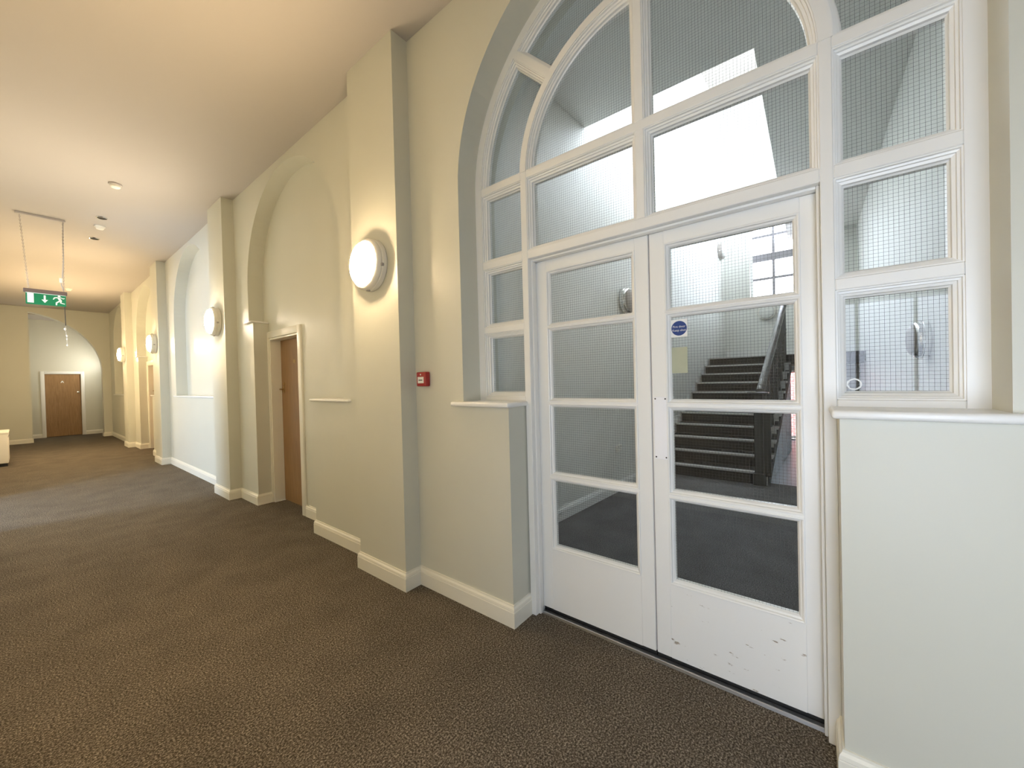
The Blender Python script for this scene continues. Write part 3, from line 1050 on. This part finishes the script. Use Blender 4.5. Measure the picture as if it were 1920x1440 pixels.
bm = new(); box(bm, 2.06, 6.05, HW_R - 0.2, 2.4, -0.1, 0.0); struct(obj('floor_hall', bm, 'hallcarpet'), 'grey carpet in the stair hall')
bm = new(); box(bm, 6.05, BKX + 0.2, HW_R - 0.2, 2.4, -0.1, -0.004); struct(obj('floor_passage', bm, 'vinyl'), 'pale blue floor beside the stairs')
bm = new(); prism(bm, [[(BX, left_y(BX)), (BKX, left_y(BKX)), (BKX, left_y(BKX) + 0.25), (BX, left_y(BX) + 0.25)]], XY, 0, TOP)
struct(obj('wall_hall_left', bm, 'hallwall'), 'pale wall along the left of the stair hall')
RW = (4.4, 9.2, 4.95, 7.2)
bm = new(); prism(bm, [rect(BX, BKX, 0, TOP), rect(*RW)], XZ, HW_R - 0.2, HW_R); struct(obj('wall_hall_right', bm, 'hallwall'), 'shaded wall along the right of the stair hall')
rl = struct(empty('window_6', (6.8, HW_R - 0.1, RW[2])), 'unseen wide upper window added to light the stairwell')  # added opening, unseen, throws daylight onto the left wall and stairs
for k in range(7):
    x = RW[0] + (RW[1] - RW[0]) * k / 6
    bm = new(); box(bm, x - 0.03, x + 0.03, HW_R - 0.13, HW_R - 0.07, RW[2], RW[3]); obj('glazing_bar', bm, 'white', rl)
for k in range(6):
    a = RW[0] + (RW[1] - RW[0]) * k / 6; b = RW[0] + (RW[1] - RW[0]) * (k + 1) / 6
    bm = new(); bm.faces.new([bm.verts.new((u, HW_R - 0.1, v)) for u, v in rect(a, b, RW[2], RW[3])]); obj('pane', bm, 'halldim', rl)
portal('portal_upper', (6.8, HW_R - 0.21, (RW[2] + RW[3]) / 2), (0, 1, 0), 4.8, 2.25)
bm = new(); box(bm, NX, BX, HW_R - 0.2, 2.4, CZ + 0.15, TOP); struct(obj('wall_hall_front', bm, 'hallwall'))
# slab with the stair void
bm = new(); prism(bm, [[(BX, HW_R), (BKX, HW_R), (BKX, 0.36), (4.02, 0.36), (4.02, left_y(4.02)), (BX, left_y(BX))]], XY, HZ, HZ + 0.28)
struct(obj('ceiling_hall', bm, 'hallwall'), 'shaded lower ceiling of the stair hall')
bm = new(); box(bm, BX - 0.2, BKX + 0.2, HW_R - 0.2, 2.5, TOP, TOP + 0.2); struct(obj('ceiling_upper', bm, 'ceil'))
# back wall with windows
WB = (0.19, 1.07, 3.05, 5.06)
EX = (-0.12, 0.44, 0.02, 1.50)
bm = new(); prism(bm, [rect(HW_R, left_y(BKX), -0.1, TOP), rect(*WB), rect(*EX)], YZ, BKX, BKX + 0.3)
struct(obj('wall_hall_back', bm, 'hallwall'), 'pale back wall of the stairs')
bar_window('window_4', BKX + 0.16, *WB, 2, 4, 'tall white sash window over the half landing', bw=0.05, paint='backlitbar', glass='landingglass')
bar_window('window_5', BKX + 0.2, *EX, 2, 2, 'low window onto a red brick wall', bw=0.03, glass='halldim')
portal('portal_stair', (BKX + 0.31, (WB[0] + WB[1]) / 2, (WB[2] + WB[3]) / 2), (-1, 0, 0), WB[1] - WB[0], WB[3] - WB[2])
# outside
bm = new(); box(bm, 12.0, 12.3, -2.5, 3.5, -0.3, 2.9); struct(obj('wall_outside', bm, 'brick'), 'red brick wall outside the low window')
bm = new(); box(bm, BKX + 0.3, 12.4, -2.5, 3.5, -0.4, -0.3); struct(obj('floor_outside', bm, 'tarmac'))
# skirting of the hall
bm = new(); sweep(bm, BASE, [(BX, left_y(BX)), (5.86, left_y(5.86))], -1); struct(obj('baseboard_hall', bm, 'white'), 'white skirting along the left of the stair hall')

# staircase
N, RISE, GO, X0 = 11, 0.1636, 0.2945, 5.90
LAND = N * RISE
stair = empty('staircase', (X0, 1.0, 0))
tag(stair, 'dark carpeted staircase with grey nosings and black balustrade behind the doors', 'staircase')


def rail_y(x):
    return 0.53 - 0.052 * (x - 5.9)


for i in range(N):
    x = X0 + GO * i; z = RISE * (i + 1)
    yl, yr = left_y(x) - 0.012, rail_y(x) + 0.02
    bm = new(); box(bm, x, x + 0.02, yr, yl, RISE * i, z - 0.025); obj('riser', bm, 'stair', stair)
    bm = new(); box(bm, x - 0.018, x + 0.055, yr, yl, z - 0.028, z, 0.004, 1); obj('nosing', bm, 'nosing', stair)
    if i < N - 1:
        bm = new(); box(bm, x + 0.055, x + GO + 0.02, yr, yl, z - 0.028, z - 0.004); obj('tread', bm, 'stair', stair)
        bm = new(); box(bm, x - 0.03, x + GO + 0.01, yr - 0.115, yr, z - 0.028, z); obj('tread_end', bm, 'nosing', stair)
        bm = new(); box(bm, x, x + 0.02, yr - 0.09, yr, RISE * i, z - 0.028); obj('riser_end', bm, 'nosing', stair)
        # stepped skirting on the wall side
        bm = new(); prism(bm, [[(x - 0.02, z), (x + GO, z), (x + GO, z + 0.11), (x - 0.02, z + 0.11)]], XZ, left_y(x) - 0.016, left_y(x) + 0.02)
        obj('stair_skirting', bm, 'white', stair)
xl = X0 + GO * (N - 1)
bm = new(); box(bm, xl + 0.055, BKX, HW_R, left_y(xl) - 0.06, LAND - 0.2, LAND - 0.003); obj('landing', bm, 'stair', stair)
bm = new(); box(bm, BKX - 0.02, BKX, HW_R, left_y(BKX) - 0.01, LAND, LAND + 0.19); obj('landing_skirting', bm, 'white', stair)
# soffit and spandrel under the flight
sp = [(X0 + 0.05, 0.0), (X0 + GO * 9.9, 0.0), (X0 + GO * 9.9, RISE * 10 - 0.2)] + [(X0 + 0.05, 0.02)]
bm = new()
prism(bm, [[(X0 + 0.08, 0.0), (X0 + GO * 10, 0.0), (X0 + GO * 10, RISE * 10 - 0.05), (X0 + 0.08, 0.05)]], lambda u, v, d: (u, rail_y(u) - 0.07 + d, v), 0.0, 0.03)
obj('spandrel', bm, 'spandrel', stair)
bm = new()
prism(bm, [[(X0 + 0.02, 0.0), (X0 + 0.10, 0.0), (X0 + GO * 10, RISE * 10 - 0.16), (X0 + GO * 10, RISE * 10 + 0.02), (X0 + 0.02, 0.10)]], lambda u, v, d: (u, rail_y(u) - 0.075 + d, v), -0.01, 0.055)
obj('stringer', bm, 'iron', stair)
# newel
nx, ny = X0 - 0.02, 0.548
bm = new(); box(bm, nx - 0.05, nx + 0.05, ny - 0.05, ny + 0.05, 0, 1.185, 0.006, 1); nw = obj('newel_post', bm, 'iron', stair)
bm = new(); box(bm, nx - 0.085, nx + 0.085, ny - 0.115, ny + 0.115, 1.185, 1.212, 0.006, 2); obj('newel_cap', bm, 'rail', nw, True)
bm = new(); box(bm, nx - 0.07, nx + 0.07, ny - 0.07, ny + 0.07, 0, 0.16, 0.01, 1); obj('newel_base', bm, 'iron', nw)
bm = new()
box(bm, nx - 0.01, nx + 0.01, ny - 0.13, ny - 0.05, 0.12, 1.10)
obj('newel_panel', bm, 'iron', nw)
# handrail and balusters
hr = []
for i in range(0, 23):
    x = X0 + 0.03 + (xl + 0.2 - X0) * i / 22
    hr.append((x, rail_y(x), 1.215 + (x - X0 - 0.03) * 0.5556 * 0.985))
bm = new()
for a, b in zip(hr, hr[1:]):
    pass
secs = []
for x, y, z in hr:
    secs.append([bm.verts.new((x, y + u, z + v)) for u, v in ((-0.045, -0.035), (0.045, -0.035), (0.052, 0.0), (0.044, 0.024), (0.02, 0.036), (-0.02, 0.036), (-0.044, 0.024), (-0.052, 0.0))])
fs = []
for A, Bq in zip(secs, secs[1:]):
    for i in range(8):
        j = (i + 1) % 8
        fs.append(bm.faces.new([A[i], A[j], Bq[j], Bq[i]]))
fs.append(bm.faces.new(secs[0])); fs.append(bm.faces.new(secs[-1]))
bmesh.ops.recalc_face_normals(bm, faces=fs)
obj('handrail', bm, 'rail', stair, True)
for i in range(2 * (N - 1)):
    x = X0 + 0.10 + GO * i / 2
    z0 = RISE * (int(i / 2) + 1) - 0.004
    z1 = 1.215 + (x - X0 - 0.03) * 0.547 - 0.03
    y = rail_y(x)
    bm = new()
    tube(bm, [(x, y, z0), (x, y, z0 + 0.1), (x, y, z0 + 0.12), (x, y, (z0 + z1) / 2 - 0.04), (x, y, (z0 + z1) / 2), (x, y, (z0 + z1) / 2 + 0.04), (x, y, z1)],
         [0.012, 0.012, 0.009, 0.009, 0.022, 0.009, 0.009], 8)
    b_ = obj('baluster', bm, 'iron', stair, True)
bm = new()
prism(bm, [[(X0 + 0.1, 0.62), (xl + 0.1, 0.62 + (xl - X0) * 0.5556), (xl + 0.1, 0.655 + (xl - X0) * 0.5556), (X0 + 0.1, 0.655)]], lambda u, v, d: (u, rail_y(u) + d, v), -0.008, 0.008)
obj('middle_rail', bm, 'iron', stair)
bm = new()
prism(bm, [[(X0 + 0.06, 0.16), (xl + 0.1, 0.16 + (xl - X0) * 0.5556), (xl + 0.1, 1.16 + (xl - X0) * 0.5556), (X0 + 0.06, 1.16)]], lambda u, v, d: (u, rail_y(u) + d, v), -0.004, 0.004)
obj('balustrade_panel', bm, 'iron', stair)

# unlit hall lamps
bulkhead((4.94, left_y(4.94), 2.45), (-0.0664, -1, 0), 0.17, 'unlit grey round lamp on the hall wall seen through the left door', 'unlit round lamps in the stair hall', 'greyplastic', 'chrome')
bulkhead((9.86, left_y(9.86), 4.25), (-0.0664, -1, 0), 0.185, 'unlit white round lamp high on the stair wall beside the landing window', 'unlit round lamps in the stair hall', 'unlit', 'greyplastic')
bulkhead((4.48, HW_R, 1.69), (0, 1, 0), 0.15, 'unlit chrome rimmed lamp on the hall wall seen through the right side panes', 'unlit round lamps in the stair hall', 'greyplastic', 'chrome')
bulkhead((BKX, 0.76, 2.80), (-1, 0, 0), 0.17, 'unlit white round lamp under the landing window above the stairs', 'unlit round lamps in the stair hall', 'unlit', 'plastic')
# socket low on the hall wall
xx = 4.667
root = empty('power_socket', (xx, left_y(xx) - 0.02, 0.5))
bm = new(); box(bm, xx - 0.073, xx + 0.073, left_y(xx) - 0.022, left_y(xx) + 0.01, 0.50, 0.586, 0.004, 2); obj('plate', bm, 'plastic', root, True)
for dx in (-0.035, 0.035):
    bm = new(); box(bm, xx + dx - 0.008, xx + dx + 0.008, left_y(xx) - 0.026, left_y(xx) - 0.021, 0.556, 0.576, 0.002, 1); obj('switch', bm, 'greyplastic', root)
tag(root, 'white power socket low on the hall wall seen through the left door', 'socket')
